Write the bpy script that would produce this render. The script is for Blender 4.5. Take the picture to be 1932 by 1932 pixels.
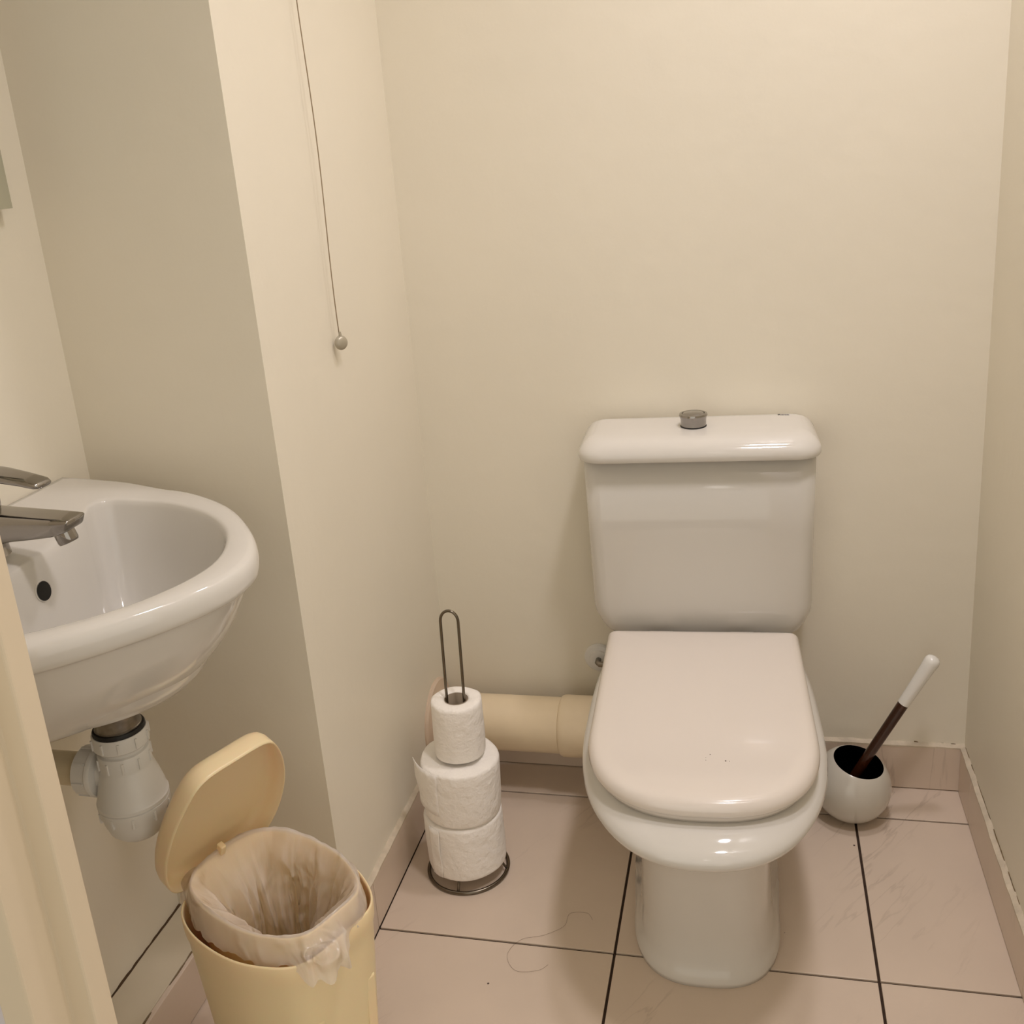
import bpy, bmesh, math, random
from mathutils import Vector, Matrix, noise
random.seed(4)
S = bpy.context.scene
COL = S.collection
for o in list(bpy.data.objects): bpy.data.objects.remove(o)

# ------------------------------------------------------------------ camera
cam_d = bpy.data.cameras.new('camera'); cam = bpy.data.objects.new('camera', cam_d); COL.objects.link(cam)
p, yaw, roll = 0.3001, 0.2497, -0.0816
fwd = Vector((-math.sin(yaw)*math.cos(p), math.cos(yaw)*math.cos(p), -math.sin(p)))
right = Vector((math.cos(yaw), math.sin(yaw), 0)); up = right.cross(fwd)
r2 = right*math.cos(roll) + up*math.sin(roll); u2 = -right*math.sin(roll) + up*math.cos(roll)
M = Matrix((r2, u2, -fwd)).transposed().to_4x4()
M.translation = Vector((0.2213, -1.8173, 1.2413))
cam.matrix_world = M
cam_d.sensor_width = 36; cam_d.lens = 1926.7/1932*36
cam_d.shift_x = 11.6/1932; cam_d.shift_y = -90.8/1932
cam_d.clip_start = 0.02
S.camera = cam

# ------------------------------------------------------------------ world, lights, exposure
W = bpy.data.worlds.new('world'); S.world = W; W.use_nodes = True
W.node_tree.nodes['Background'].inputs[0].default_value = (1.0, 0.935, 0.81, 1)
W.node_tree.nodes['Background'].inputs[1].default_value = 0.95
def light(name, kind, loc, energy, color, size, rot=(0, 0, 0)):
    d = bpy.data.lights.new(name, kind); o = bpy.data.objects.new(name, d); COL.objects.link(o)
    d.energy = energy; d.color = color; o.location = loc; o.rotation_euler = rot
    if kind == 'AREA': d.shape = 'DISK'; d.size = size
    else: d.shadow_soft_size = size
    return o
dl = light('ceiling_downlight', 'SPOT', (0.40, -0.30, 2.40), 23.0, (1.0, 0.94, 0.98), 0.08)
dl.data.spot_size = math.radians(132); dl.data.spot_blend = 1.0
d2 = light('left_side_fill', 'SPOT', (0.45, -0.95, 2.40), 35.0, (1.0, 0.94, 0.96), 0.10)  # added fill spot, lifts the left wall, niche and pillar foot
d2.data.spot_size = math.radians(140); d2.data.spot_blend = 1.0
light('hall_bulb', 'POINT', (0.3, -2.3, 2.1), 1.0, (1.0, 0.94, 0.87), 0.09)
VS = S.view_settings
VS.view_transform = 'Standard'; VS.look = 'None'; VS.gamma = 1; VS.use_curve_mapping = False
VS.exposure = 0.10

# ------------------------------------------------------------------ materials
def srgb(c):
    return tuple((x/12.92 if x <= .04045 else ((x+.055)/1.055)**2.4) for x in [v/255 for v in c]) + (1,)
def mat(name, rgb, rough=.5, metal=0, bump=0, bscale=60, var=0, vscale=6, coat=0, sss=0, spec=.5, bdist=.002):
    m = bpy.data.materials.new(name); m.use_nodes = True; nt = m.node_tree; b = nt.nodes['Principled BSDF']
    b.inputs['Base Color'].default_value = srgb(rgb); b.inputs['Roughness'].default_value = rough
    b.inputs['Metallic'].default_value = metal; b.inputs['Coat Weight'].default_value = coat
    b.inputs['Coat Roughness'].default_value = .04; b.inputs['Specular IOR Level'].default_value = spec
    if sss:
        b.inputs['Subsurface Weight'].default_value = sss; b.inputs['Subsurface Scale'].default_value = .01
    tc = nt.nodes.new('ShaderNodeTexCoord')
    if bump:
        n = nt.nodes.new('ShaderNodeTexNoise'); n.inputs['Scale'].default_value = bscale; n.inputs['Detail'].default_value = 5
        nt.links.new(tc.outputs['Object'], n.inputs['Vector'])
        bp = nt.nodes.new('ShaderNodeBump'); bp.inputs['Strength'].default_value = bump; bp.inputs['Distance'].default_value = bdist
        nt.links.new(n.outputs[0], bp.inputs['Height']); nt.links.new(bp.outputs[0], b.inputs['Normal'])
    if var:
        n = nt.nodes.new('ShaderNodeTexNoise'); n.inputs['Scale'].default_value = vscale; n.inputs['Detail'].default_value = 4
        nt.links.new(tc.outputs['Object'], n.inputs['Vector'])
        r = nt.nodes.new('ShaderNodeValToRGB'); c = srgb(rgb)
        r.color_ramp.elements[0].position = .3; r.color_ramp.elements[1].position = .7
        r.color_ramp.elements[0].color = tuple(x*(1-var) for x in c[:3]) + (1,); r.color_ramp.elements[1].color = c
        nt.links.new(n.outputs[0], r.inputs[0]); nt.links.new(r.outputs[0], b.inputs['Base Color'])
    return m
PAINT = mat('wall_paint', (237, 230, 213), .42, bump=.25, bscale=22, bdist=.004, var=.03, vscale=3)
HALL = mat('hall_paint', (214, 208, 210), .5, bump=.2, bscale=20)
CERAMIC = mat('white_ceramic', (218, 214, 207), .07, coat=0, bump=.03, bscale=5, bdist=.004)
SEATP = mat('white_seat_plastic', (230, 221, 212), .16, coat=.3, spec=.5)
CHROME = mat('chrome', (160, 156, 152), .10, 1)
DULL = mat('dull_chrome', (165, 158, 148), .35, 1, bump=.3, bscale=90, var=.5, vscale=60)
WIRE = mat('steel_wire', (120, 112, 100), .25, 1)
BLACK = mat('black_rubber_and_hole_shade', (14, 13, 13), .5)
WHITEP = mat('white_plastic', (228, 226, 222), .3, bump=.05)
PIPEM = mat('cream_pipe_plastic', (236, 217, 184), .33, var=.08, vscale=14)
BINM = mat('cream_bin_plastic', (244, 220, 178), .34, sss=.25)
BININ = mat('inner_bucket_plastic', (250, 222, 168), .36, sss=.25)
PAPER = mat('tissue_paper', (252, 247, 240), .95, bump=.9, bscale=70, bdist=.004, spec=.1)
CARD = mat('cardboard', (150, 135, 115), .9)
FRAMEM = mat('cream_gloss_paint', (226, 210, 184), .3, bump=.1, bscale=18, var=.03)
GROUT = mat('dark_grout', (62, 45, 33), .9, bump=.6, bscale=300)
CAULK = mat('cream_caulk', (220, 206, 184), .75, bump=.9, bscale=120, var=.22, vscale=40)
DIRT = mat('dirty_joint', (140, 118, 88), .95, bump=.8, bscale=260, var=.5, vscale=90)
WHITEGLAZE = mat('pot_glaze', (205, 200, 188), .2, coat=.4)
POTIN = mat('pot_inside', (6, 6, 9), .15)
WHITEH = mat('white_handle', (238, 236, 230), .25, coat=.3)
BROWN = mat('brown_handle', (62, 30, 14), .22, var=.4, vscale=25, coat=.3)
KNOB = mat('knob_plastic', (176, 168, 150), .35, .3)
CORDM = mat('cord', (150, 132, 104), .8)
DIRT2 = mat('dark_dirty_joint', (92, 70, 46), .95, bump=.8, bscale=260, var=.5, vscale=90)
LEDGEM = mat('ledge_paint', (214, 202, 178), .45, var=.06, vscale=8, bump=.2, bscale=30)
LOGO = mat('black_print', (40, 40, 42), .4)
HAIRM = mat('hair', (110, 82, 60), .6)

def tile_mat():
    m = bpy.data.materials.new('floor_tile_glaze'); m.use_nodes = True; nt = m.node_tree; b = nt.nodes['Principled BSDF']
    b.inputs['Roughness'].default_value = .34
    tc = nt.nodes.new('ShaderNodeNewGeometry')
    base = srgb((222, 204, 186))
    def noise_n(scale, det, dist=0):
        n = nt.nodes.new('ShaderNodeTexNoise'); n.inputs['Scale'].default_value = scale; n.inputs['Detail'].default_value = det
        n.inputs['Distortion'].default_value = dist; nt.links.new(tc.outputs['Position'], n.inputs['Vector']); return n
    def ramp(src, a, c0, bb, c1):
        r = nt.nodes.new('ShaderNodeValToRGB'); e = r.color_ramp.elements
        e[0].position = a; e[0].color = c0; e[1].position = bb; e[1].color = c1; nt.links.new(src, r.inputs[0]); return r
    n1 = noise_n(5, 4); r1 = ramp(n1.outputs[0], .3, tuple(x*.93 for x in base[:3])+(1,), .7, base)
    # faint grey veins
    mp = nt.nodes.new('ShaderNodeMapping'); mp.vector_type = 'TEXTURE'; mp.inputs['Rotation'].default_value = (0, 0, math.radians(56)); mp.inputs['Scale'].default_value = (.6, .09, 1)
    nt.links.new(tc.outputs['Position'], mp.inputs[0])
    n2 = nt.nodes.new('ShaderNodeTexNoise'); n2.inputs['Scale'].default_value = 1.6; n2.inputs['Detail'].default_value = 6
    nt.links.new(mp.outputs[0], n2.inputs['Vector'])
    r2_ = nt.nodes.new('ShaderNodeValToRGB'); e = r2_.color_ramp.elements
    e[0].position = .49; e[0].color = (0, 0, 0, 1); e[1].position = .505; e[1].color = (1, 1, 1, 1); x = e.new(.52); x.color = (0, 0, 0, 1)
    nt.links.new(n2.outputs[0], r2_.inputs[0])
    n3 = noise_n(3.2, 2); r3 = ramp(n3.outputs[0], .52, (0, 0, 0, 1), .66, (1, 1, 1, 1))
    mu = nt.nodes.new('ShaderNodeMath'); mu.operation = 'MULTIPLY'; nt.links.new(r2_.outputs[0], mu.inputs[0]); nt.links.new(r3.outputs[0], mu.inputs[1])
    mu2 = nt.nodes.new('ShaderNodeMath'); mu2.operation = 'MULTIPLY'; mu2.inputs[1].default_value = .30; nt.links.new(mu.outputs[0], mu2.inputs[0])
    mix = nt.nodes.new('ShaderNodeMixRGB'); nt.links.new(mu2.outputs[0], mix.inputs[0]); nt.links.new(r1.outputs[0], mix.inputs[1]); mix.inputs[2].default_value = srgb((140, 120, 104))
    # small dark specks of dirt
    v = nt.nodes.new('ShaderNodeTexVoronoi'); v.inputs['Scale'].default_value = 11; nt.links.new(tc.outputs['Position'], v.inputs['Vector'])
    rv = ramp(v.outputs['Distance'], .018, (1, 1, 1, 1), .024, (0, 0, 0, 1))
    mix2 = nt.nodes.new('ShaderNodeMixRGB'); nt.links.new(rv.outputs[0], mix2.inputs[0]); nt.links.new(mix.outputs[0], mix2.inputs[1]); mix2.inputs[2].default_value = srgb((70, 50, 38))
    nt.links.new(mix2.outputs[0], b.inputs['Base Color'])
    bp = nt.nodes.new('ShaderNodeBump'); bp.inputs['Strength'].default_value = .12; bp.inputs['Distance'].default_value = .002
    n4 = noise_n(60, 3); nt.links.new(n4.outputs[0], bp.inputs['Height']); nt.links.new(bp.outputs[0], b.inputs['Normal'])
    return m
TILE = tile_mat()
def mirror_mat():
    return mat('mirror_glass', (215, 218, 210), .02, 1)
MIRROR = mirror_mat()
def bag_mat():
    m = bpy.data.materials.new('thin_plastic_film'); m.use_nodes = True; nt = m.node_tree
    b = nt.nodes['Principled BSDF']; b.inputs['Base Color'].default_value = srgb((255, 249, 242)); b.inputs['Roughness'].default_value = .16
    out = nt.nodes['Material Output']
    tl = nt.nodes.new('ShaderNodeBsdfTranslucent'); tl.inputs[0].default_value = srgb((255, 249, 242))
    tr = nt.nodes.new('ShaderNodeBsdfTransparent'); tr.inputs[0].default_value = (1, .97, .93, 1)
    a = nt.nodes.new('ShaderNodeMixShader'); a.inputs[0].default_value = .4
    nt.links.new(b.outputs[0], a.inputs[1]); nt.links.new(tl.outputs[0], a.inputs[2])
    c = nt.nodes.new('ShaderNodeMixShader')
    lw = nt.nodes.new('ShaderNodeLayerWeight'); lw.inputs[0].default_value = .35
    mr = nt.nodes.new('ShaderNodeMapRange'); mr.inputs[3].default_value = .52; mr.inputs[4].default_value = .96
    nt.links.new(lw.outputs['Facing'], mr.inputs[0]); nt.links.new(mr.outputs[0], c.inputs[0])
    nt.links.new(tr.outputs[0], c.inputs[1]); nt.links.new(a.outputs[0], c.inputs[2]); nt.links.new(c.outputs[0], out.inputs[0])
    tc = nt.nodes.new('ShaderNodeTexCoord'); n = nt.nodes.new('ShaderNodeTexNoise'); n.inputs['Scale'].default_value = 13; n.inputs['Detail'].default_value = 3; n.inputs['Distortion'].default_value = 2.5
    n.noise_type = 'RIDGED_MULTIFRACTAL'
    nt.links.new(tc.outputs['Object'], n.inputs['Vector']); bp = nt.nodes.new('ShaderNodeBump'); bp.inputs['Strength'].default_value = .9; bp.inputs['Distance'].default_value = .012
    nt.links.new(n.outputs[0], bp.inputs['Height']); nt.links.new(bp.outputs[0], b.inputs['Normal'])
    return m
BAG = bag_mat()

# ------------------------------------------------------------------ helpers
def obj(name, verts, faces, m, parent=None, smooth=False, bevel=0, sub=0, seg=2):
    me = bpy.data.meshes.new(name); me.from_pydata([tuple(v) for v in verts], [], faces)
    bm = bmesh.new(); bm.from_mesh(me); bmesh.ops.recalc_face_normals(bm, faces=bm.faces); bm.to_mesh(me); bm.free()
    me.materials.append(m)
    if smooth:
        for f in me.polygons: f.use_smooth = True
    o = bpy.data.objects.new(name, me); COL.objects.link(o)
    if bevel:
        md = o.modifiers.new('bevel', 'BEVEL'); md.width = bevel; md.segments = seg; md.limit_method = 'ANGLE'; md.angle_limit = math.radians(40)
    if sub:
        md = o.modifiers.new('sub', 'SUBSURF'); md.levels = sub; md.render_levels = sub
    if parent: o.parent = parent
    return o
def boxd(x0, x1, y0, y1, z0, z1):
    v = [(x, y, z) for z in (z0, z1) for y in (y0, y1) for x in (x0, x1)]
    f = [(0, 1, 3, 2), (4, 6, 7, 5), (0, 4, 5, 1), (1, 5, 7, 3), (3, 7, 6, 2), (2, 6, 4, 0)]
    return v, f
def box(name, x0, x1, y0, y1, z0, z1, m, parent=None, bevel=0):
    v, f = boxd(x0, x1, y0, y1, z0, z1); return obj(name, v, f, m, parent, bevel=bevel)
def loft(rings, cap0=True, cap1=True, closed=False):
    n = len(rings[0]); v = [q for r in rings for q in r]; f = []
    k = len(rings)
    for i in range(k if closed else k-1):
        a = i*n; b = ((i+1) % k)*n
        for j in range(n):
            j2 = (j+1) % n; f.append((a+j, a+j2, b+j2, b+j))
    if not closed:
        if cap0: f.append(tuple(range(n))[::-1])
        if cap1: f.append(tuple(range((k-1)*n, k*n)))
    return v, f
def lathe(prof, n=48, c=(0, 0, 0), M4=None):
    rings = []
    for r, z in prof:
        ring = [Vector((c[0]+r*math.cos(2*math.pi*j/n), c[1]+r*math.sin(2*math.pi*j/n), c[2]+z)) for j in range(n)]
        if M4: ring = [M4 @ q for q in ring]
        rings.append(ring)
    return rings
def axis_matrix(origin, d):
    d = Vector(d).normalized(); return Matrix.Translation(Vector(origin)) @ d.to_track_quat('Z', 'Y').to_matrix().to_4x4()
def turned(name, prof, m, parent=None, origin=(0, 0, 0), d=(0, 0, 1), n=48, cap0=True, cap1=True, closed=False, smooth=True):
    v, f = loft(lathe(prof, n, M4=axis_matrix(origin, d)), cap0, cap1, closed)
    o = obj(name, v, f, m, parent, smooth=smooth)
    sharp(o); return o
def sharp(o, ang=35):
    me = o.data; bm = bmesh.new(); bm.from_mesh(me)
    for e in bm.edges:
        if len(e.link_faces) == 2 and e.calc_face_angle(0) > math.radians(ang): e.smooth = False
    bm.to_mesh(me); bm.free()
def tube(path, r, n=10, closed=False):
    pts = [Vector(q) for q in path]; rings = []; k = len(pts); prevn = None
    for i, q in enumerate(pts):
        a = pts[(i-1) % k] if (closed or i > 0) else q; b = pts[(i+1) % k] if (closed or i < k-1) else q
        t = (b-a).normalized()
        if prevn is None:
            nn = t.orthogonal().normalized()
        else:
            nn = (prevn - t*prevn.dot(t)).normalized()
        prevn = nn; bb = t.cross(nn)
        rings.append([q + (nn*math.cos(2*math.pi*j/n) + bb*math.sin(2*math.pi*j/n))*r for j in range(n)])
    return loft(rings, closed=closed)
def merge(*parts):
    V, F = [], []
    for v, f in parts:
        k = len(V); V += list(v); F += [tuple(i+k for i in q) for q in f]
    return V, F
def empty(name, loc=(0, 0, 0), rz=0):
    o = bpy.data.objects.new(name, None); COL.objects.link(o); o.location = loc; o.rotation_euler = (0, 0, rz); o.empty_display_size = .05; return o
def tag(o, label, cat, group=None):
    o['label'] = label; o['category'] = cat
    if group: o['group'] = group
    return o
def struct(o, label=None, cat=None):
    o['kind'] = 'structure'
    if label: o['label'] = label
    if cat: o['category'] = cat
    return o
def spl(pts, per=8):            # closed Catmull-Rom
    out = []; n = len(pts)
    for i in range(n):
        p0, p1, p2, p3 = [Vector(pts[(i+k) % n]) for k in (-1, 0, 1, 2)]
        for j in range(per):
            t = j/per
            out.append(.5*((2*p1)+(-p0+p2)*t+(2*p0-5*p1+4*p2-p3)*t*t+(-p0+3*p1-3*p2+p3)*t**3))
    return out
def radial(poly, c, n=96):      # resample a star-shaped outline by angle
    c = Vector(c); out = []; m = len(poly)
    for k in range(n):
        th = 2*math.pi*k/n; d = Vector((math.cos(th), math.sin(th))); best = 0
        for i in range(m):
            a = poly[i]-c; b = poly[(i+1) % m]-c; e = b-a
            den = d.x*e.y-d.y*e.x
            if abs(den) < 1e-12: continue
            s = (a.x*e.y-a.y*e.x)/den; t = (a.x*d.y-a.y*d.x)/den
            if s > 0 and -1e-6 <= t <= 1+1e-6: best = max(best, s)
        out.append(best)
    return out
def selip(w, vf, vb, vc, nf, nb, n=80):      # plan outline, forward = -y
    out = []
    for k in range(n):
        t = 2*math.pi*k/n; c, s = math.cos(t), math.sin(t)
        e = nf if s >= 0 else nb
        x = w*math.copysign(abs(c)**(2/e), c); yv = abs(s)**(2/e)
        v = vc + (vf-vc)*yv if s >= 0 else vc - (vc-vb)*yv
        out.append((x, -v))
    return out
def rrect(w, v0, v1, rf, rb, seg=8):          # rounded rectangle half-width w, from v0 (back) to v1 (front)
    pts = []
    def arc(cx, cy, r, a0):
        for k in range(seg+1):
            a = math.radians(a0+90*k/seg); pts.append((cx+r*math.cos(a), cy+r*math.sin(a)))
    arc(w-rb, -(v0+rb), rb, 0); arc(-w+rb, -(v0+rb), rb, 90); arc(-w+rf, -(v1-rf), rf, 180); arc(w-rf, -(v1-rf), rf, 270)
    return pts

# ------------------------------------------------------------------ setting
XL, XP, XR, YN, YF, ZC = -.704, -.407, .605, -.601, -1.20, 2.50
G = .40; G2 = -.1065
fl = struct(box('floor', -2.4, 2.2, -3.4, .3, -.06, -.0035, GROUT))
def wall_block(name, x0, x1, y0, y1, z0=0, z1=ZC, m=PAINT):
    return struct(box(name, x0, x1, y0, y1, z0-.004, z1, m))
w_back = wall_block('wall_back', XP, XR, 0, .12)
w_right = wall_block('wall_right', XR, XR+.12, YF-.07, .12)
w_left = wall_block('wall_left', XL-.12, XL, YF-.07, YN)
w_alc = wall_block('wall_alcove', XL-.12, XP, YN, .12)
ceil = struct(box('ceiling', -2.4, 2.2, -3.4, .12, ZC, ZC+.1, PAINT))
w_front = wall_block('wall_front', -2.4, -.372, YF-.068, YF, m=HALL)
w_fr2 = wall_block('wall_front_right', .482, 2.2, YF-.068, YF, m=HALL)
w_fr3 = struct(box('wall_front_lintel', -.352, .462, YF-.068, YF, 2.06, ZC, HALL))
# inner faces of the front wall carry the room paint
struct(box('trim_1', XL, -.372, YF, YF+.004, 0, ZC, PAINT))

# floor tiles, one object each
xs = [-1.2, -.8, -.4, 0, .4, .8]; ys = [0, G2, G2-G, G2-2*G, G2-3*G, G2-4*G]
tm = {}
for i in range(len(xs)-1):
    for j in range(len(ys)-1):
        x0, x1 = max(xs[i], XL+.001), min(xs[i+1], XR-.001); y1, y0 = ys[j], ys[j+1]
        y0 = max(y0, -1.50)
        if x1-x0 < .02: continue
        if x0 < XP and y1 > YN:
            if y0 >= YN: 
                if x1 <= XP+.02: continue
                x0 = XP
            elif x1 <= XP+.02: y1 = YN
        g = .0022
        a0 = x0+g; a1 = x1-g; b0 = y0+g; b1 = y1-g
        if a1-a0 < .01: continue
        cx, cy = (a0+a1)/2, (b0+b1)/2
        t = box('floor_tile', a0-cx, a1-cx, b0-cy, b1-cy, -.008, 0, TILE, bevel=.0008)
        t.location = (cx, cy, random.uniform(-.0002, .0002)); t.parent = fl
# skirting tiles
SH, ST = .096, .0085
def skirt(parent, x0, x1, y0, y1):
    t = box('skirting_tile', x0, x1, y0, y1, .0015, SH-.003, TILE, parent, bevel=.0012); return t
# right wall
for a, b in ((0-ST, G2), (G2, G2-G), (G2-G, G2-2*G), (G2-2*G, YF)):
    skirt(w_right, XR-ST, XR, b+.0012, a-.0012)
for a, b in ((XP, -.345), (-.345, .055), (.055, XR)):
    skirt(w_back, a+.0012, b-.0012, -ST, 0)
for a, b in ((-ST, G2), (G2, G2-G), (G2-G, YN-ST)):
    skirt(w_alc, XP, XP+ST, b+.0012, a-.0012)
skirt(w_alc, XL+.082, XP+.0, YN-ST, YN)
def wobble_strip(name, p0, p1, across, wd, h, m, parent, n=60, amp=.0012):
    """uneven bead of filler running from p0 to p1; 'across' is the horizontal direction away from the wall"""
    p0, p1, across = Vector(p0), Vector(p1), Vector(across); rings = []
    for i in range(n+1):
        q = p0.lerp(p1, i/n); k = noise.noise(q*38)*amp; k2 = noise.noise(q*61+Vector((7, 2, 1)))*amp
        rings.append([q, q+across*(wd+k), q+across*(wd+k)+Vector((0, 0, h*.45+k2)), q+across*(wd*.45)+Vector((0, 0, h*.8+k2)), q+Vector((0, 0, h+k2*2))])
    v, f = loft(rings); return obj(name, v, f, m, parent)
wobble_strip('sealant', (XR, -ST, SH-.004), (XR, YF, SH-.004), (-1, 0, 0), ST+.0003, .007, CAULK, w_right)
wobble_strip('sealant', (XP, 0, SH-.004), (XR, 0, SH-.004), (0, -1, 0), ST+.0003, .007, CAULK, w_back)
wobble_strip('sealant', (XP, 0, SH-.004), (XP, YN-ST, SH-.004), (1, 0, 0), ST+.0003, .007, CAULK, w_alc)
wobble_strip('dirt_line', (XR, -ST, SH+.0025), (XR, YF, SH+.0025), (-1, 0, 0), .0010, .0007, DIRT, w_right, n=120, amp=.0012)
wobble_strip('dirt_line', (XR-.09, 0, SH+.002), (XR, 0, SH+.002), (0, -1, 0), .0014, .0008, DIRT, w_back, amp=.0016)
# thin dark joint at the foot of the skirting
# ledge under the basin
ledge = struct(box('trim_2', XL, XL+.0745, YF+.004, YN, 0, SH-.002, LEDGEM, bevel=.001))
for a, b in ((YN-ST, -.907), (-.907, YF+.004)):
    skirt(ledge, XL+.0745, XL+.083, b+.0012, a-.0012)
wobble_strip('dirt_line', (XL, YN, SH-.0025), (XL, YF+.01, SH-.0025), (1, 0, 0), .0030, .0022, DIRT2, ledge, n=120, amp=.0012)
wobble_strip('dirt_line', (XL+.0755, YN-.02, SH-.0036), (XL+.0755, YF+.01, SH-.0036), (1, 0, 0), .0022, .0012, DIRT, ledge, n=120, amp=.002)

# door frame in the doorway (left and right jambs, head)
def jamb(parent, sx, x):
    v1 = boxd(*sorted((x, x-sx*.0)), YF-.069, YF-.03, 0, 2.06) if False else None
fr = empty('door_1', (0, 0, 0)); struct(fr, )
def jamb_piece(name, x_face, s):
    # plan section: flat face on the hall side, stop standing proud on the room side
    w = .020
    sec = [(x_face-s*.03, YF-.072), (x_face, YF-.072), (x_face, YF-.032), (x_face+s*w, YF-.029), (x_face+s*w, YF-.0035), (x_face-s*.03, YF-.0035)]
    rings = [[Vector((a, b, z)) for a, b in sec] for z in (0, 2.06)]
    v, f = loft(rings); return obj(name, v, f, FRAMEM, fr, bevel=.0028, seg=3)
jamb_piece('door_jamb', -.352, 1); jamb_piece('door_jamb', .462, -1)
box('door_head', -.352, .462, YF-.072, YF-.0035, 2.03, 2.062, FRAMEM, fr, bevel=.002)

# ------------------------------------------------------------------ mirror over the basin
mr = empty('wall_mirror', (XL, -.9, 1.2)); tag(mr, 'flat mirror with a thin dark edge on the wall above the washbasin', 'mirror')
box('mirror_backing', .0, .018, -.27, .232, .016, .60, mat('mirror_backing_board', (70, 58, 38), .6), mr, bevel=.001)
box('mirror_glass', .018, .0215, -.27, .232, .016, .60, MIRROR, mr, bevel=.0006)

# ------------------------------------------------------------------ pull cord
pc = empty('pull_cord', (XP+.012, -.362, ZC)); tag(pc, 'thin pull cord with a round grey knob hanging by the pillar face', 'pull cord')
zk = -(ZC-.978)
path = [(0.0014*math.sin(i*.35), .0016*math.sin(i*.5), -i*(ZC-.985)/50) for i in range(51)]
v, f = tube(path, .0009, 6); obj('cord', v, f, CORDM, pc, smooth=True)
turned('switch_body', [(.034, 0), (.034, -.02), (.02, -.03), (.008, -.034)], WHITEP, pc)
prof = [(.0005, -.0055), (.006, -.0052), (.0098, -.003), (.0112, 0), (.0098, .003), (.006, .0052), (.0005, .0055)]
turned('knob', prof, KNOB, pc, (0, 0, zk-.004), (.75, -.62, .1))
turned('ferrule', [(.002, 0), (.0024, .004), (.0016, .009)], KNOB, pc, (0, 0, zk+.004))

# ------------------------------------------------------------------ toilet
TO = empty('toilet', (.122, 0, 0), math.radians(2.6)); tag(TO, 'white close-coupled ceramic toilet with closed lid against the back wall', 'toilet')
rings = []
RB = [  # z, w, vf, vb, vc, nf, nb
    (.000, .116, .556, .10, .40, 2.7, 4), (.010, .117, .557, .10, .40, 2.7, 4), (.020, .113, .552, .10, .40, 2.7, 4),
    (.034, .107, .544, .10, .40, 2.8, 4), (.08, .103, .546, .10, .40, 2.9, 4), (.14, .1005, .556, .10, .40, 2.9, 4),
    (.20, .0995, .571, .10, .40, 2.8, 4), (.245, .101, .584, .10, .40, 2.7, 4), (.262, .106, .599, .09, .40, 2.5, 4),
    (.273, .119, .620, .08, .40, 2.4, 4), (.284, .132, .637, .075, .40, 2.38, 4), (.295, .144, .654, .07, .40, 2.35, 4), (.308, .158, .674, .06, .40, 2.3, 4),
    (.320, .170, .691, .05, .40, 2.3, 4), (.331, .1795, .703, .04, .40, 2.3, 4), (.340, .1835, .708, .03, .40, 2.3, 4), (.348, .1825, .704, .03, .40, 2.3, 4),
    (.355, .176, .694, .03, .40, 2.3, 4), (.360, .169, .682, .03, .40, 2.3, 4), (.364, .164, .672, .03, .40, 2.35, 4), (.366, .155, .662, .03, .40, 2.35, 4), (.366, .08, .55, .08, .40, 2.2, 4)]
for z, w, vf, vb, vc, nf, nb in RB:
    ring = []
    for x, y in selip(w, vf, vb, vc, nf, nb, 96):
        # waist: the back of the pedestal and bowl is narrower than the front
        vv = -y
        if vv < .40:
            k = (.40-vv)/.40; x *= 1-.12*k*k
            if z < .29:                          # rear side panels stand proud of the front of the foot
                e = min(1, max(0, (.392-vv)/.022)); x *= 1+(.135 if z > .03 else .05)*e*e*(3-2*e)
        ring.append(Vector((x, y, z)))
    rings.append(ring)
v, f = loft(rings); bowl = obj('bowl', v, f, CERAMIC, TO, smooth=True)
# fixing screw on the side of the foot
turned('screw_cap', [(.0045, 0), (.0045, .004), (.002, .006)], BLACK, TO, (.1045, -.381, .245), (.1, -1, .1), n=16)
# seat
def seatrings(zs, n=96):
    out = []
    for z, ins in zs:
        w, vf, vb, vc, rb = .1665-ins, .660-ins, .158+ins*.6, .47, .007
        pts = []
        m = 64
        for k in range(m+1):                        # front curve, right side round to the left side
            t = math.pi*k/m; c, sn = math.cos(t), math.sin(t); e = 2.5
            pts.append((w*math.copysign(abs(c)**(2/e), c), -(vc+(vf-vc)*abs(sn)**(2/e))))
        wb = w-.001
        for k in range(1, 6): pts.append((-w+(w-wb)*k/5, -(vc+(vb+rb-vc)*k/5)))
        for k in range(1, 6):
            a = math.radians(90*k/5); pts.append((-wb+rb-rb*math.cos(a), -(vb+rb-rb*math.sin(a))))
        for k in range(1, 14): pts.append((-wb+rb+2*(wb-rb)*k/14, -vb))
        for k in range(0, 5):
            a = math.radians(90-90*k/5); pts.append((wb-rb+rb*math.cos(a), -(vb+rb-rb*math.sin(a))))
        for k in range(0, 5): pts.append((wb+(w-wb)*k/5, -(vb+rb+(vc-vb-rb)*k/5)))
        out.append([Vector((x, y, z)) for x, y in pts])
    return out
v, f = loft(seatrings([(.367, .010), (.376, .007), (.3785, .010)])); obj('seat', v, f, SEATP, TO, smooth=True); 
zl = [(.379, .004), (.3805, .0012), (.385, 0), (.391, .0012), (.3965, .0045), (.4, .009), (.4018, .016), (.4028, .03), (.4036, .07), (.404, .12)]
v, f = loft(seatrings(zl)); so = obj('lid', v, f, SEATP, TO, smooth=True)
so['label'] = 'closed seat lid with rounded front'
for s in (-.07, .07):
    v, f = tube([(s-.02, -.152, .386), (s+.02, -.152, .386)], .008, 12); obj('hinge', v, f, SEATP, TO, smooth=True)
v, f = tube([(-.172, -.20, .373), (-.175, -.33, .373)], .003, 6)
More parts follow.
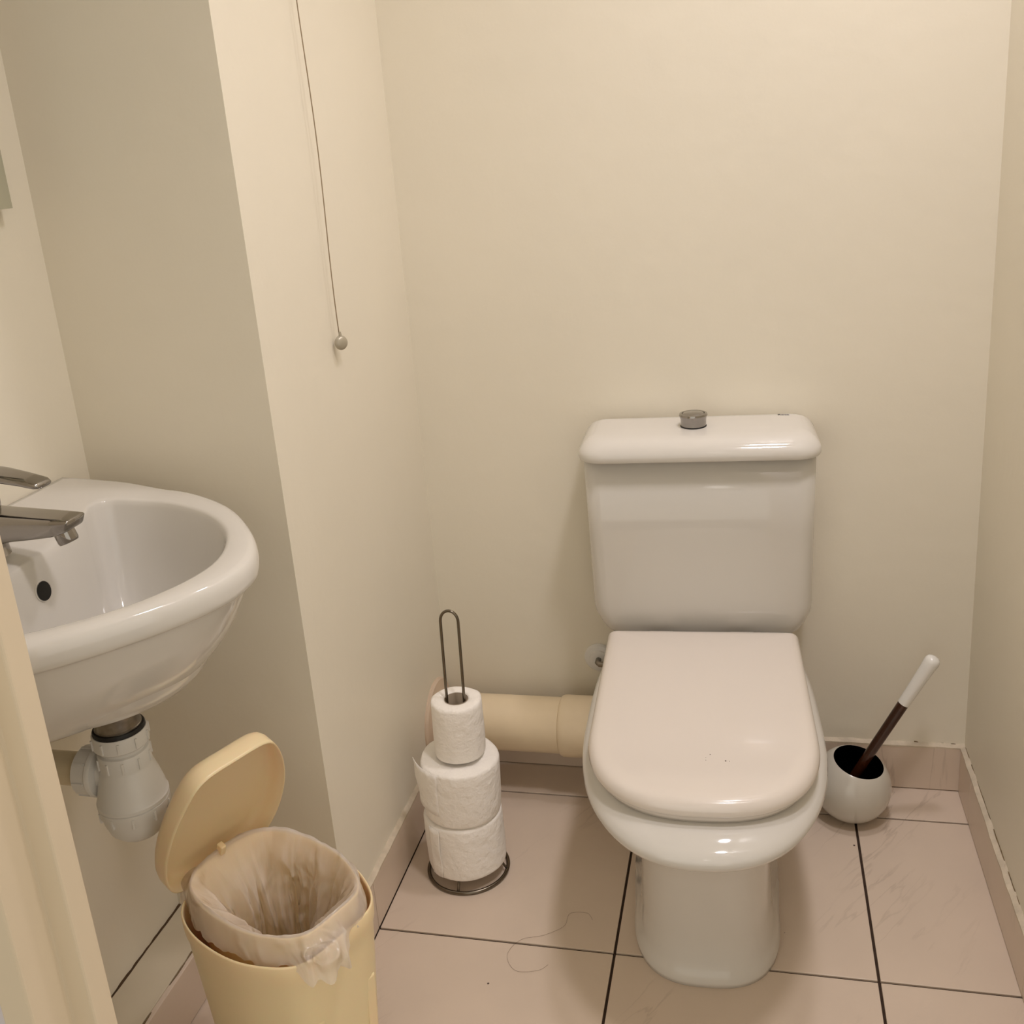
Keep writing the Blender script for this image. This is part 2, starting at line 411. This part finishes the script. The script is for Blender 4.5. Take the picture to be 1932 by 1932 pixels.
# cistern
rings = []
for z, w, vf, ch in ((.372, .160, .116, .02), (.377, .168, .123, .024), (.385, .174, .129, .026), (.400, .182, .1335, .027), (.418, .1895, .1375, .028), (.435, .192, .139, .028), (.58, .1935, .147, .028), (.714, .1955, .153, .028)):
    rings.append([Vector((x, y, z)) for x, y in rrect(w, .012, vf, ch, .01, 7)])
v, f = loft(rings); ci = obj('cistern', v, f, CERAMIC, TO, smooth=True, bevel=0)
rings = []
lidp = [(.7165, .185, .155, .03), (.7155, .196, .168, .036), (.7175, .2005, .1735, .04), (.724, .2025, .176, .042), (.733, .201, .1745, .042), (.742, .195, .168, .04), (.749, .187, .157, .036), (.7525, .179, .146, .032), (.7545, .168, .13, .026), (.7558, .13, .10, .02)]
def smooth_rows(rows, k=4, keep=2):
    out = list(rows[:keep])
    for i in range(keep, len(rows)-1):
        p0, p1, p2, p3 = [Vector(rows[min(max(i+q, 0), len(rows)-1)]) for q in (-1, 0, 1, 2)]
        for j in range(k):
            t = j/k; out.append(tuple(.5*((2*p1)+(-p0+p2)*t+(2*p0-5*p1+4*p2-p3)*t*t+(-p0+3*p1-3*p2+p3)*t**3)))
    out.append(rows[-1]); return out
for z, w, vf, r in smooth_rows(lidp):
    ins = max(0, (.2025-w))*.35
    rings.append([Vector((x, y, z)) for x, y in rrect(w, .008+ins, vf, r, .012, 8)])
v, f = loft(rings); lid = obj('cistern_lid', v, f, CERAMIC, TO, smooth=True)
# flush button
turned('button_seal', [(.0225, .7545), (.0225, .7572)], BLACK, TO, (-.006, -.087, 0), n=40)
fb = turned('flush_button', [(.0215, 0), (.0218, .002), (.0222, .013), (.0236, .0155), (.0245, .0185), (.0235, .0215), (.0195, .0222), (.0185, .0195)], CHROME, TO, (-.006, -.087, .757), n=56)
turned('button_top', [(.0183, .0185), (.0183, .0215), (.016, .0228), (.001, .0232)], CHROME, fb, (-.006, -.087, .757), n=48)
# small printed maker's name on the lid
tc = bpy.data.curves.new('logo_curve', 'FONT'); tc.body = 'Roca'; tc.size = .0098; tc.offset = .00022; tc.extrude = .0002
to = bpy.data.objects.new('logo_tmp', tc); COL.objects.link(to); bpy.context.view_layer.update()
me = bpy.data.meshes.new_from_object(to.evaluated_get(bpy.context.evaluated_depsgraph_get())); bpy.data.objects.remove(to)
lo = bpy.data.objects.new('printed_lettering', me); COL.objects.link(lo); me.materials.clear(); me.materials.append(LOGO)
lo.location = (.139, -.031, .7557); lo.rotation_euler = (-.03, .035, 0); lo.parent = TO
lo['label'] = 'tiny black lettering'
# few specks of dirt on the lid
v = []; f = []
for x, y, r in ((.012, -.548, .0011), (.006, -.556, .0006), (.006, -.562, .0006), (.033, -.562, .0014), (.038, -.5625, .0007)):
    b0 = lathe([(r, 0), (r*.6, .0005)], 7, (x, y, .40365)); vv, ff = loft(b0); v, f = merge((v, f), (vv, ff))
obj('dirt_specks', v, f, GROUT, TO)['kind'] = 'stuff'

# ------------------------------------------------------------------ waste pipe behind the toilet
wp = empty('waste_pipe', (XP, -.085, .146)); tag(wp, 'thick cream plastic waste pipe running from the pillar wall to the toilet', 'pipe')
turned('pipe', [(.0545, 0), (.0545, .262)], PIPEM, wp, (0, 0, 0), (1, 0, 0), n=56)
turned('pipe_sleeve', [(.0545, .256), (.0575, .258), (.0595, .262), (.060, .27), (.060, .405), (.056, .41)], PIPEM, wp, (0, 0, 0), (1, 0, 0), n=56)
turned('wall_collar', [(.083, .0), (.0835, .003), (.080, .007), (.069, .0085), (.056, .0145)], mat('collar', (222, 200, 176), .5, var=.1, vscale=20), wp, (0, .0, 0), (1, 0, 0), n=56)
# valve rose
vr = empty('water_inlet_valve', (-.082, 0, .254)); tag(vr, 'round white wall rose of the water inlet behind the toilet seat', 'valve')
turned('wall_rose', [(.0295, 0), (.0295, .003), (.027, .0065), (.019, .0085), (.018, .0115), (.0145, .012)], WHITEP, vr, (0, 0, 0), (0, -1, 0), n=48)
v, f = tube([(0, -.011, 0), (.0, -.024, 0), (.004, -.030, .0), (.03, -.034, .0), (.09, -.034, 0), (.13, -.034, .0)], .0055, 12); obj('inlet_pipe', v, f, DULL, vr, smooth=True)

# ------------------------------------------------------------------ toilet brush and pot
PX, PY = .394, -.100
pot = empty('brush_pot', (PX, PY, 0)); tag(pot, 'round pale grey ceramic brush pot with slanted opening right of the toilet', 'pot')
R_, zc = .0700, .0665
nrm = Vector((.20, -.12, 1)).normalized()
def potring(r, zz): return None
rings = []
mrot = nrm.to_track_quat('Z', 'Y').to_matrix()
N = 56
# outer skin: blend from horizontal base ring to tilted mouth ring
for i in range(25):
    t = i/24
    lat = -68+t*(68+47)          # degrees
    la = math.radians(lat)
    ring = []
    q = Matrix.Identity(3).lerp(mrot, max(0, t)) if hasattr(Matrix, 'lerp') else None
    k = max(0, min(1, (t-.0)/1.0)); tn = Vector((0, 0, 1)).lerp(nrm, k).normalized(); mq = tn.to_track_quat('Z', 'Y').to_matrix()
    for j in range(N):
        a = 2*math.pi*j/N
        pnt = mq @ Vector((math.cos(la)*math.cos(a), math.cos(la)*math.sin(a), math.sin(la)))
        ring.append(Vector((0, 0, zc)) + R_*pnt)
    rings.append(ring)
zmin = min(q.z for q in rings[0])
rings.insert(0, [Vector((q.x*.9, q.y*.9, zmin)) for q in rings[0]])
dz = zmin
for r in rings:
    for q in r: q.z -= dz
zc2 = zc-dz
la = math.radians(50)
def mring(rr, la):
    return [Vector((0, 0, zc2)) + rr*(mrot @ Vector((math.cos(la)*math.cos(2*math.pi*j/N), math.cos(la)*math.sin(2*math.pi*j/N), math.sin(la)))) for j in range(N)]
rings.append(mring(R_-.0005, la)); 
v, f = loft(rings, True, False); po = obj('pot_body', v, f, WHITEGLAZE, pot, smooth=True)
inr = [mring(R_-.0005, la), mring(R_-.004, math.radians(48)), mring(R_-.005, math.radians(20)), mring(R_-.006, math.radians(-20)), mring(R_-.008, math.radians(-55))]
v, f = loft(inr, False, True); obj('pot_inside', v, f, POTIN, pot, smooth=True)
br = empty('toilet_brush', (PX, PY, .02)); tag(br, 'toilet brush with brown shaft and white grip leaning in the pot', 'brush')
tip = Vector((.133, .005, .309)); root = Vector((-.006, -.004, .045)); d = (tip-root); L_ = d.length
turned('shaft', [(.0085, 0), (.0092, L_*.35), (.0098, L_*.655)], BROWN, br, root, d, n=28)
turned('grip', [(.0103, L_*.652), (.0112, L_*.8), (.0126, L_*.93), (.0134, L_*.965), (.0128, L_*.985), (.0105, L_*.998), (.006, L_*1.006), (.0005, L_*1.009)], WHITEH, br, root, d, n=32)
turned('brush_head', [(.008, -.028), (.022, -.026), (.024, -.01), (.022, .004), (.01, .012)], BLACK, br, (root.x*.5, 0, .03), (0.1, 0, 1), n=28)

# ------------------------------------------------------------------ toilet roll stand
SX, SY = -.2865, -.338
st = empty('paper_stand', (SX, SY, 0)); tag(st, 'steel wire toilet roll stand with tall loop and round base', 'toilet roll holder')
Rr = .072
v, f = tube([(Rr*math.cos(a), Rr*math.sin(a), .0085 if False else .0035) for a in [2*math.pi*k/64 for k in range(64)]], .0034, 10, closed=True)
obj('base_ring', v, f, WIRE, st, smooth=True)
hw = .0155
loop = [(-hw, 0, .022), (-hw, 0, .12), (-hw, 0, .3), (-hw, 0, .485)] + [(hw*-math.cos(math.pi*k/12), 0, .485+hw*1.25*math.sin(math.pi*k/12)) for k in range(1, 12)] + [(hw, 0, .485), (hw, 0, .3), (hw, 0, .12), (hw, 0, .022)]
v, f = tube([(x+.011*(z/.5)**1.0, y, z) for x, y, z in [(a, b, c+(.008 if c > .4 else 0)) for a, b, c in loop]], .0025, 10); obj('upright_loop', v, f, WIRE, st, smooth=True)
for sgn in (-1, 1):
    v, f = tube([(sgn*.0155, 0, .022), (sgn*.045, 0, .022), (sgn*.062, .0, .020), (sgn*.0715, 0, .0045)], .0022, 8); obj('cross_wire', v, f, WIRE, st, smooth=True)
    v, f = tube([(0, sgn*.010, .022), (0, sgn*.045, .022), (0, sgn*.062, .020), (0, sgn*.0715, .0045)], .0022, 8); obj('cross_wire', v, f, WIRE, st, smooth=True)
v, f = tube([(-.0155, 0, .022), (0, -.010, .022), (.0155, 0, .022), (0, .010, .022)], .0019, 8, closed=True); obj('hub_wire', v, f, WIRE, st, smooth=True)
def roll(name, loc, R, h, tilt, label, seed, squash=1.0, flap=False):
    o = empty(name, loc); o.rotation_euler = tilt; tag(o, label, 'toilet roll', 'toilet rolls stacked on the wire stand')
    rc = .0205; rings = []; n = 72
    prof = [(rc, .002), (rc+.004, 0), (R-.004, 0), (R-.001, .0018), (R, .006), (R+.0006, h*.25), (R+.0008, h*.5), (R+.0004, h*.75), (R, h-.006), (R-.0012, h-.002), (R-.005, h), (rc+.004, h), (rc, h-.002)]
    for i, (r, z) in enumerate(prof):
        ring = []
        for j in range(n):
            a = 2*math.pi*j/n
            k = noise.noise(Vector((math.cos(a)*1.6+seed, math.sin(a)*1.6, z*9)))*(.0022 if r > rc+.006 else 0)
            ring.append(Vector(((r+k)*math.cos(a), (r+k)*math.sin(a)*squash, z+k*.5)))
        rings.append(ring)
    v, f = loft(rings, closed=True); obj('paper_roll', v, f, PAPER, o, smooth=True)
    v, f = loft(lathe([(rc-.0008, .001), (rc-.0008, h-.001), (rc+.0001, h-.0012), (rc+.0001, .0012)], 40), closed=True); obj('cardboard_core', v, f, CARD, o, smooth=True)
    return o
ra = roll('toilet_roll', (SX, SY, .0245), .0700, .104, (0, 0, .4), 'large white toilet roll at the bottom of the stack', 1.3)
rb_ = roll('toilet_roll', (SX+.001, SY, .1325), .0690, .105, (.025, -.03, 2.1), 'large toilet roll in the middle of the stack with a loose sheet', 5.1)
rc_ = roll('toilet_roll', (SX+.0065, SY, .2435), .0445, .104, (-.01, .02, 0), 'small half-used toilet roll on top of the stack', 9.2)
# raised seam of the last sheet on the bottom roll
def sheet(parent, name, R, a0, a1, z0, z1, lift, rz=0, n=12, k=8):
    rings = []
    vv = []; ff = []
    for i in range(n+1):
        t = i/n; a = a0+(a1-a0)*t
        for j in range(k+1):
            s = j/k; z = z0+(z1-z0)*s
            r = R+.0012+lift*t*t*(.35+.65*s) + .0012*math.sin(9*s+3*t)*t
            vv.append((r*math.cos(a), r*math.sin(a), z))
    for i in range(n):
        for j in range(k):
            q = i*(k+1)+j; ff.append((q, q+1, q+k+2, q+k+1))
    o = obj(name, vv, ff, PAPER, parent, smooth=True)
    md = o.modifiers.new('solid', 'SOLIDIFY'); md.thickness = .0008; return o
sheet(rb_, 'loose_sheet', .0692, math.radians(250-120), math.radians(192-120), .022, .103, .013)
sheet(ra, 'sheet_edge', .0702, math.radians(205), math.radians(225), .004, .100, .0006)

# ------------------------------------------------------------------ washbasin
BY = -.905
wb = empty('washbasin', (XL, BY, .80)); tag(wb, 'white ceramic washbasin with rounded rim fixed to the left wall', 'washbasin')
zo = -.80
half = [(.001, .254), (.05, .260), (.10, .262), (.19, .244), (.278, .191), (.345, .118), (.385, .052), (.396, 0)]
outl = [(x, y) for x, y in half] + [(x, -y) for x, y in half[-2::-1]]
outp = []
for i in range(len(outl)-1):      # open catmull-rom + straight wall side
    p0 = Vector(outl[max(i-1, 0)]); p1 = Vector(outl[i]); p2 = Vector(outl[i+1]); p3 = Vector(outl[min(i+2, len(outl)-1)])
    for j in range(6):
        t = j/6; outp.append(.5*((2*p1)+(-p0+p2)*t+(2*p0-5*p1+4*p2-p3)*t*t+(-p0+3*p1-3*p2+p3)*t**3))
outp.append(Vector(outl[-1]))
inh = [(.133, 0), (.128, .07), (.110, .135), (.096, .170), (.112, .194), (.177, .199), (.262, .160), (.328, .090), (.356, 0)]
inl = inh + [(x, -y) for x, y in inh[-2:0:-1]]
inp = spl(inl, 6)
CB = (.23, 0); NB = 128
ro = radial(outp, CB, NB); ri = radial(inp, CB, NB)
def bring(fr, fn_z):
    out = []
    for k in range(NB):
        th = 2*math.pi*k/NB; r = fr(k)
        x = CB[0]+r*math.cos(th); y = CB[1]+r*math.sin(th); out.append(Vector((max(x, .001), y, fn_z+zo)))
    return out
def off(base, ins, cb=CB, s=1.0):
    return lambda k: max(base[k]*s-ins, .001)
rings = []
def under(s, z, inset=0):
    out = []
    for k in range(NB):
        th = 2*math.pi*k/NB; r = ro[k]-inset
        x = CB[0]+r*math.cos(th); y = r*math.sin(th)
        x2 = .06+(x-.06)*s; y2 = y*s*(1 if s > .8 else 1)
        if x < .012: x2 = .001
        out.append(Vector((max(x2, .001), y2, z+zo)))
    return out
us = [(.10, .650), (.28, .653), (.45, .661), (.60, .677), (.72, .699), (.81, .724), (.88, .753), (.925, .779), (.955, .802)]
usm = []
for i in range(len(us)-1):
    p0, p1, p2, p3 = [Vector(us[min(max(i+k, 0), len(us)-1)]) for k in (-1, 0, 1, 2)]
    for j in range(4):
        t = j/4; q = .5*((2*p1)+(-p0+p2)*t+(2*p0-5*p1+4*p2-p3)*t*t+(-p0+3*p1-3*p2+p3)*t**3); usm.append((q.x, q.y, 0))
for s, z, ins in usm+[(.955, .802, 0), (.962, .8050, 0), (.975, .8068, 0), (.990, .8080, .0), (.999, .811, .0002), (1.0, .816, .0), (1.0, .823, -.0006), (1.0, .829, .0004), (1.0, .8340, .0022), (1, .8368, .0050), (1, .8380, .0085)]:
    rings.append(under(s, z, ins))
# top of the rim across to the inner edge
for t, z in ((.06, .8386), (.5, .8392), (.94, .8388)):
    rings.append([a.lerp(b, t) for a, b in zip(under(1, z, .0085), bring(off(ri, -.004), z))])
    for q in rings[-1]: q.z = z+zo
for ins, s, z in ((-.0022, 1, .838), (.0003, 1, .8358), (.0024, 1, .830), (.005, .99, .818), (.008, .965, .79), (.008, .92, .76), (.008, .85, .73), (.006, .74, .705), (.004, .58, .688), (.0, .40, .678), (0, .25, .673), (0, .12, .671)):
    rings.append(bring(off(ri, ins, s=s), z))
for r in rings:                                    # the tap ledge rises gently towards the wall
    for q in r:
        if q.z > .81+zo and q.x < .15:
            t = (1-q.x/.15); q.z += .018*t*min(1, (q.z-zo-.81)/.025)
v, f = loft(rings, True, True); bas = obj('basin_body', v, f, CERAMIC, wb, smooth=True)
turned('drain', [(.030, .672), (.031, .6745), (.024, .676), (.022, .671), (.003, .67)], CHROME, wb, (CB[0], 0, zo), n=40)
# overflow hole: flat black disc painting in the shade of the recess, soft lip on the back wall of the bowl
dn = Vector((1, 0, .17)).normalized()
ox = .1425
turned('overflow_hole', [(.0132, -.002), (.0128, .0000), (.0120, .0006), (.0112, .0003), (.0110, -.0005)], CERAMIC, wb, (ox, -.002, .803+zo), dn, n=36)
turned('overflow_shade', [(.0112, 0), (.0006, .0004)], BLACK, wb, (ox+.0007, -.002, .803+zo), dn, n=36)

# tap on the ledge of the basin
tp = empty('mixer_tap', (XL+.070, BY, .8400)); tag(tp, 'chrome single-lever mixer tap on the washbasin ledge', 'tap')
def sect(x, z, hw_, hh, tiltdeg=0, n=28, e=3.2):
    out = []; a = math.radians(tiltdeg)
    for k in range(n):
        t = 2*math.pi*k/n; c, s = math.cos(t), math.sin(t)
        yy = hw_*math.copysign(abs(c)**(2/e), c); zz = hh*math.copysign(abs(s)**(2/e), s)
        out.append(Vector((x-zz*math.sin(a), yy, z+zz*math.cos(a))))
    return out
turned('tap_body', [(.0265, 0), (.0268, .003), (.0245, .006), (.0232, .02), (.0235, .04), (.025, .055), (.0255, .068), (.0235, .078), (.017, .085), (.001, .087)], CHROME, tp, (.008, 0, 0), n=48)
v, f = loft([sect(-.006, .040, .020, .024, 0), sect(.012, .040, .021, .024, 0, e=3.6), sect(.032, .041, .0208, .020, -4, e=4.2), sect(.055, .0425, .0200, .0165, -6, e=4.6), sect(.085, .0430, .0188, .0138, -6, e=5), sect(.110, .0438, .0180, .0112, -6, e=5.5), sect(.1285, .0455, .0172, .0082, -24, e=6), sect(.1310, .0458, .0160, .0068, -24, e=6)])
obj('spout', v, f, CHROME, tp, smooth=True)
turned('aerator', [(.0115, 0), (.0115, .010), (.0105, .0125), (.009, .0128), (.008, .010)], CHROME, tp, (.1145, 0, .0345), (.34, 0, -1), n=32)
v, f = loft([sect(-.022, .094, .018, .006, 8), sect(-.005, .099, .0215, .0085, 4), sect(.02, .103, .0195, .0075, -4), sect(.05, .101, .0165, .0058, -10), sect(.08, .0955, .0148, .0048, -12), sect(.098, .0912, .0140, .0042, -14), sect(.1035, .0895, .011, .0025, -14)])
obj('lever', v, f, CHROME, tp, smooth=True)
turned('lever_neck', [(.019, .083), (.016, .088), (.0165, .096)], CHROME, tp, n=40)

# bottle trap under the basin
tr = empty('bottle_trap', (XL+.184, BY+.020, .48)); tag(tr, 'white plastic bottle trap hanging below the washbasin', 'trap')
zt = -.48
def tz(prof): return [(r, z+zt) for r, z in prof]
turned('tailpiece', tz([(.0265, .67), (.0265, .6215), (.0275, .6205), (.0275, .618)]), DULL, tr, n=48)
turned('rubber_seal', tz([(.0295, .619), (.0305, .617), (.0305, .613), (.028, .612)]), BLACK, tr, n=48)
turned('top_nut', tz([(.0315, .614), (.0325, .612), (.0325, .596), (.0305, .594), (.028, .593)]), WHITEP, tr, n=48)
turned('trap_neck', tz([(.026, .596), (.0262, .588), (.0295, .587), (.0305, .585), (.0305, .568), (.0312, .564), (.036, .548), (.040, .532), (.0412, .524), (.0425, .5225), (.0425, .5185), (.039, .5175)]), WHITEP, tr, n=56)
turned('trap_cup', tz([(.0410, .5175), (.0422, .5165), (.0422, .508), (.0400, .504), (.0385, .495), (.034, .481), (.026, .472), (.012, .468), (.001, .4675)]), WHITEP, tr, n=56)
ribm = None
for zz, rr, cnt, hh in ((.604, .0325, 10, .013), (.576, .0305, 10, .014), (.507, .0412, 10, .012)):
    vv, ff = boxd(-.003, .0018, -.0013, .0013, -hh/2, hh/2)
    first = None
    for k in range(cnt):
        a = 2*math.pi*k/cnt+.2
        if first is None: q = first = obj('grip_rib', vv, ff, WHITEP, tr)
        else: q = first.copy(); COL.objects.link(q)
        q.location = (rr*math.cos(a), rr*math.sin(a), zz+zt); q.rotation_euler = (0, 0, a)
zo2 = .553+zt
turned('outlet_stub', [(.021, .0), (.0215, .036), (.026, .037), (.026, .042)], WHITEP, tr, (-.008, 0, zo2), (-1, 0, .0), n=40)
turned('outlet_nut', [(.022, .032), (.0305, .034), (.0318, .036), (.0318, .040), (.030, .042), (.0300, .059), (.0285, .0605), (.021, .061)], WHITEP, tr, (0.0, 0, zo2), (-1, 0, 0), n=48)
vv, ff = boxd(-.0075, .0075, -.0013, .0013, -.0015, .0015); first = None
for k in range(8):
    a = 2*math.pi*k/8
    if first is None: q = first = obj('grip_rib', vv, ff, WHITEP, tr)
    else: q = first.copy(); COL.objects.link(q)
    q.location = (-.0505, -.030*math.sin(a), zo2+.030*math.cos(a)); q.rotation_euler = (a, 0, 0)
turned('outlet_pipe', [(.0205, .055), (.0205, .1835)], mat('cream_outlet', (214, 200, 170), .4), tr, (0, 0, zo2), (-1, 0, 0), n=40)
turned('bolt', [(.010, .0), (.010, .004), (.005, .005), (.005, .012)], BLACK, tr, (-.038, -.002, .632+zt), (-.3, 0, 1), n=20)

# ------------------------------------------------------------------ pedal bin
BAZ = math.radians(-24.2)
bn = empty('waste_bin', (-.370, -.848, 0), BAZ); tag(bn, 'cream plastic waste bin with open lid and a bag inside, below the washbasin', 'bin')
hb = [(.1145, 0), (.114, .035), (.108, .058), (.088, .078), (.045, .097), (0, .103), (-.05, .099), (-.092, .083), (-.113, .058), (-.119, .028)]
bl = spl(hb + [(-.120, 0)] + [(x, -y) for x, y in hb[:0:-1]], 6)
NBN = 96
rbn = radial(bl, (0, 0), NBN)
def br_(s, z, ins=0, su=1, sv=1, cx=0):
    out = []
    for k in range(NBN):
        th = 2*math.pi*k/NBN; r = rbn[k]*s-ins; out.append(Vector((cx+r*math.cos(th)*su, r*math.sin(th)*sv, z)))
    return out
HB = .350
rings = [br_(.74, -.0449), br_(.755, -.041), br_(.77, -.030), br_(.79, .02), br_(.90, .20), br_(.965, .300), br_(.972, .318), br_(.995, .327), br_(1.0, .335), br_(1.0, HB-.002), br_(1, HB, .001), br_(1, HB, .0025), br_(1, HB-.004, .0035), br_(.96, .29, .003), br_(.80, .03, .003)]
v, f = loft(rings); obj('bin_body', v, f, BINM, bn, smooth=True)
# recessed panel with raised edges on the flat front
def fx(z): return .1145*(.79+(.90-.79)*(z-.02)/.18) if z < .2 else .1145*(.90+.065*(z-.2)/.1)
for y0, y1, z0, z1 in ((-.052, -.036, .02, .25), (.036, .052, .02, .25)):
    rr = []
    for z in (z0, z1*.5, z1):
        k = .75+.25*z/z1
        rr.append([Vector((fx(z)-.010, y0*k, z)), Vector((fx(z)+(.004 if z < z1 else -.001), y0*k*.97, z)), Vector((fx(z)+(.004 if z < z1 else -.001), y1*k*.97, z)), Vector((fx(z)-.010, y1*k, z))])
    vv, ff = loft(rr); obj('front_rib', vv, ff, BINM, bn, bevel=.0025, seg=3)
v, f = boxd(.080, .128, -.030, .030, -.038, -.030); obj('pedal', v, f, BINM, bn, bevel=.003)
# inner bucket
rings = [br_(.70, .03, 0, .95, .80), br_(.84, .20, 0, .95, .80), br_(.93, .368, 0, .98, .84), br_(.95, .374, 0, .98, .84), br_(.955, .377, 0, .98, .84), br_(.945, .3785, 0, .98, .84), br_(.93, .377, 0, .98, .84), br_(.915, .368, 0, .98, .84), br_(.82, .20, 0, .95, .80), br_(.68, .034, 0, .95, .80)]
v, f = loft(rings); obj('inner_bucket', v, f, BININ, bn, smooth=True)
# lid: shallow D-shaped tray hinged at the back, opened past the vertical eye line
ld = bpy.data.objects.new('lid', None)
AO = math.radians(67.7)
hl = [(.0, .068), (.03, .085), (.085, .0945), (.13, .087), (.165, .070), (.185, .060), (.196, .047)]
lpts = []
seq = [(.0, .0)] + hl + [(.199, .02)]
allp = [(.198, 0)] + [(.198, .03)] + [(.194, .050), (.178, .066), (.135, .085), (.085, .0945), (.035, .090), (.004, .074), (-.008, .045), (-.010, 0)]
lb = spl(allp + [(x, -y) for x, y in allp[-2:0:-1]], 6)
cl = (.095, 0); rl = radial(lb, cl, 96)
def lring(ins, h):
    out = []
    for k in range(96):
        th = 2*math.pi*k/96; r = rl[k]-ins
        u = cl[0]+r*math.cos(th); w = cl[1]+r*math.sin(th)
        # local lid frame: u along lid, w sideways, h = height of the outside above the rim plane
        out.append(Vector((u, w, h)))
    return out
rings = [lring(.0, 0), lring(-.0002, .004), lring(.0, .018), lring(.0025, .026), lring(.007, .0305), lring(.016, .033), lring(.05, .0345), lring(.05, .032), lring(.016, .0305), lring(.009, .028), lring(.0048, .024), lring(.0028, .018), lring(.0022, 0)]
v, f = loft(rings, False, False, closed=False); 
n = 96; k = len(rings)
f.append(tuple(6*n+j for j in range(n)))          # outer and inner skins
f = [q for q in f if not (len(q) == 4 and min(q) >= 6*n and max(q) < 8*n)]
f.append(tuple(7*n+j for j in range(n)))
for j in range(n): f.append((j, (j+1) % n, (k-1)*n+(j+1) % n, (k-1)*n+j))
Ml = Matrix.Translation((-.110, 0, .362)) @ Matrix.Rotation(-AO, 4, 'Y')
v = [Ml @ q for q in v]
ldo = obj('bin_lid', v, f, BINM, bn, smooth=True)
ldo['label'] = 'raised lid with straight front edge'
# hinge tab between lid and bucket
v, f = boxd(-.013, .030, -.004, .004, .001, .012); v = [Ml @ Vector(q) for q in v]; obj('hinge_tab', v, f, BINM, bn, bevel=.0015)

# bag draped over the inner bucket
def fold(t, s, amp):
    a = noise.noise(Vector((math.cos(t)*1.9, math.sin(t)*1.9, s*1.6)))
    b = 1-2.2*abs(noise.noise(Vector((math.cos(t)*3.4+3+s*.9, math.sin(t)*3.4, s*2.2))))
    c = 1-2.2*abs(noise.noise(Vector((math.cos(t)*8+1-s*1.4, math.sin(t)*8, s*3.4+2))))
    return amp*(.9*a+.45*b+.22*c)
bag = []
NT = 220
rr_ = radial(bl, (0, 0), NT)
prof = []   # (scale, z, noise amp radial, noise amp z)
for s, z, a, az_ in ((1.0, .332, .012, .012), (.998, .348, .008, .004), (.985, .358, .006, .003), (.972, .368, .003, .002), (.962, .377, .001, .001), (.945, .382, .003, .004), (.918, .379, .005, .003),
                     (.885, .368, .010, .001), (.86, .355, .020, 0), (.83, .335, .028, 0), (.80, .31, .034, 0), (.76, .28, .038, 0), (.72, .245, .034, 0), (.68, .21, .036, 0), (.64, .17, .036, 0), (.60, .13, .034, .0), (.52, .09, .03, .01), (.38, .065, .02, .01), (.2, .055, .01, .01)):
    prof.append((s, z, a, az_))
rings = []
for i, (s, z, a, az_) in enumerate(prof):
    ring = []
    for k in range(NT):
        t = 2*math.pi*k/NT
        r = rr_[k]*s; fo = fold(t, i*.16, a)
        th = t
        if i >= 7: r = r - abs(fo)*1.1 - a*.2
        elif i <= 3: r = r + fo*.5
        zz = z + fold(t+2, i*.3, az_)
        if i < 4:
            # the hem hangs lower round the front corner (fwd/left side) and is short elsewhere
            g = lambda c0, wd: math.exp(-((math.atan2(math.sin(t-c0), math.cos(t-c0)))/wd)**4)
            w = g(-.30, .30)*(.85+.5*noise.noise(Vector((t*9, 1, i*.7)))) + .55*g(-2.75, .22) + .3*g(1.15, .2)
            r += w*(.034 if i < 3 else .016)*(1.0 if i < 2 else .9)
            zz += w*(.014 if i == 2 else 0) + w*(-.012 if i == 0 else (.004 if i == 1 else 0)) + (.010*(1-min(w, 1)) if i == 0 else 0)
        ring.append(Vector((r*math.cos(t)*.985, r*math.sin(t)*(.845 if True else .8), zz)))
    rings.append(ring)
v, f = loft(rings, False, True)
bg = empty('bin_bag', (-.370, -.848, .05), BAZ); tag(bg, 'translucent thin plastic bag draped over the rim of the open bin', 'bag')
v = [q-Vector((0, 0, .05)) for q in v]
bo = obj('bag_film', v, f, BAG, bg, smooth=True)
KB = .965; cx_, cy_, cz_ = 0.2213, -1.8173, 1.2413
ZB = cz_*(1-KB)/KB
for e_, z0 in ((bn, 0), (bg, .05)):
    e_.scale = (KB, KB, KB)
    e_.location = (cx_+KB*(-.370-cx_), cy_+KB*(-.848-cy_), z0)
    for ch in e_.children: ch.data.transform(Matrix.Translation((0, 0, ZB+z0-z0/KB)))

# ------------------------------------------------------------------ stray hair on the floor
pts = []
ctrl = [(.0, -.44), (-.012, -.425), (-.04, -.43), (-.045, -.46), (-.075, -.485), (-.11, -.50), (-.125, -.535), (-.105, -.565), (-.07, -.56), (-.055, -.545)]
cc = [Vector((x-.045, y, .0012)) for x, y in ctrl]
for i in range(len(cc)-1):
    p0, p1, p2, p3 = cc[max(i-1, 0)], cc[i], cc[i+1], cc[min(i+2, len(cc)-1)]
    for j in range(8):
        t = j/8; pts.append(.5*((2*p1)+(-p0+p2)*t+(2*p0-5*p1+4*p2-p3)*t*t+(-p0+3*p1-3*p2+p3)*t**3))
v, f = tube(pts, .00018, 4); tag(obj('loose_hair', v, f, HAIRM), 'single long hair curled on the floor tile left of the toilet', 'hair')
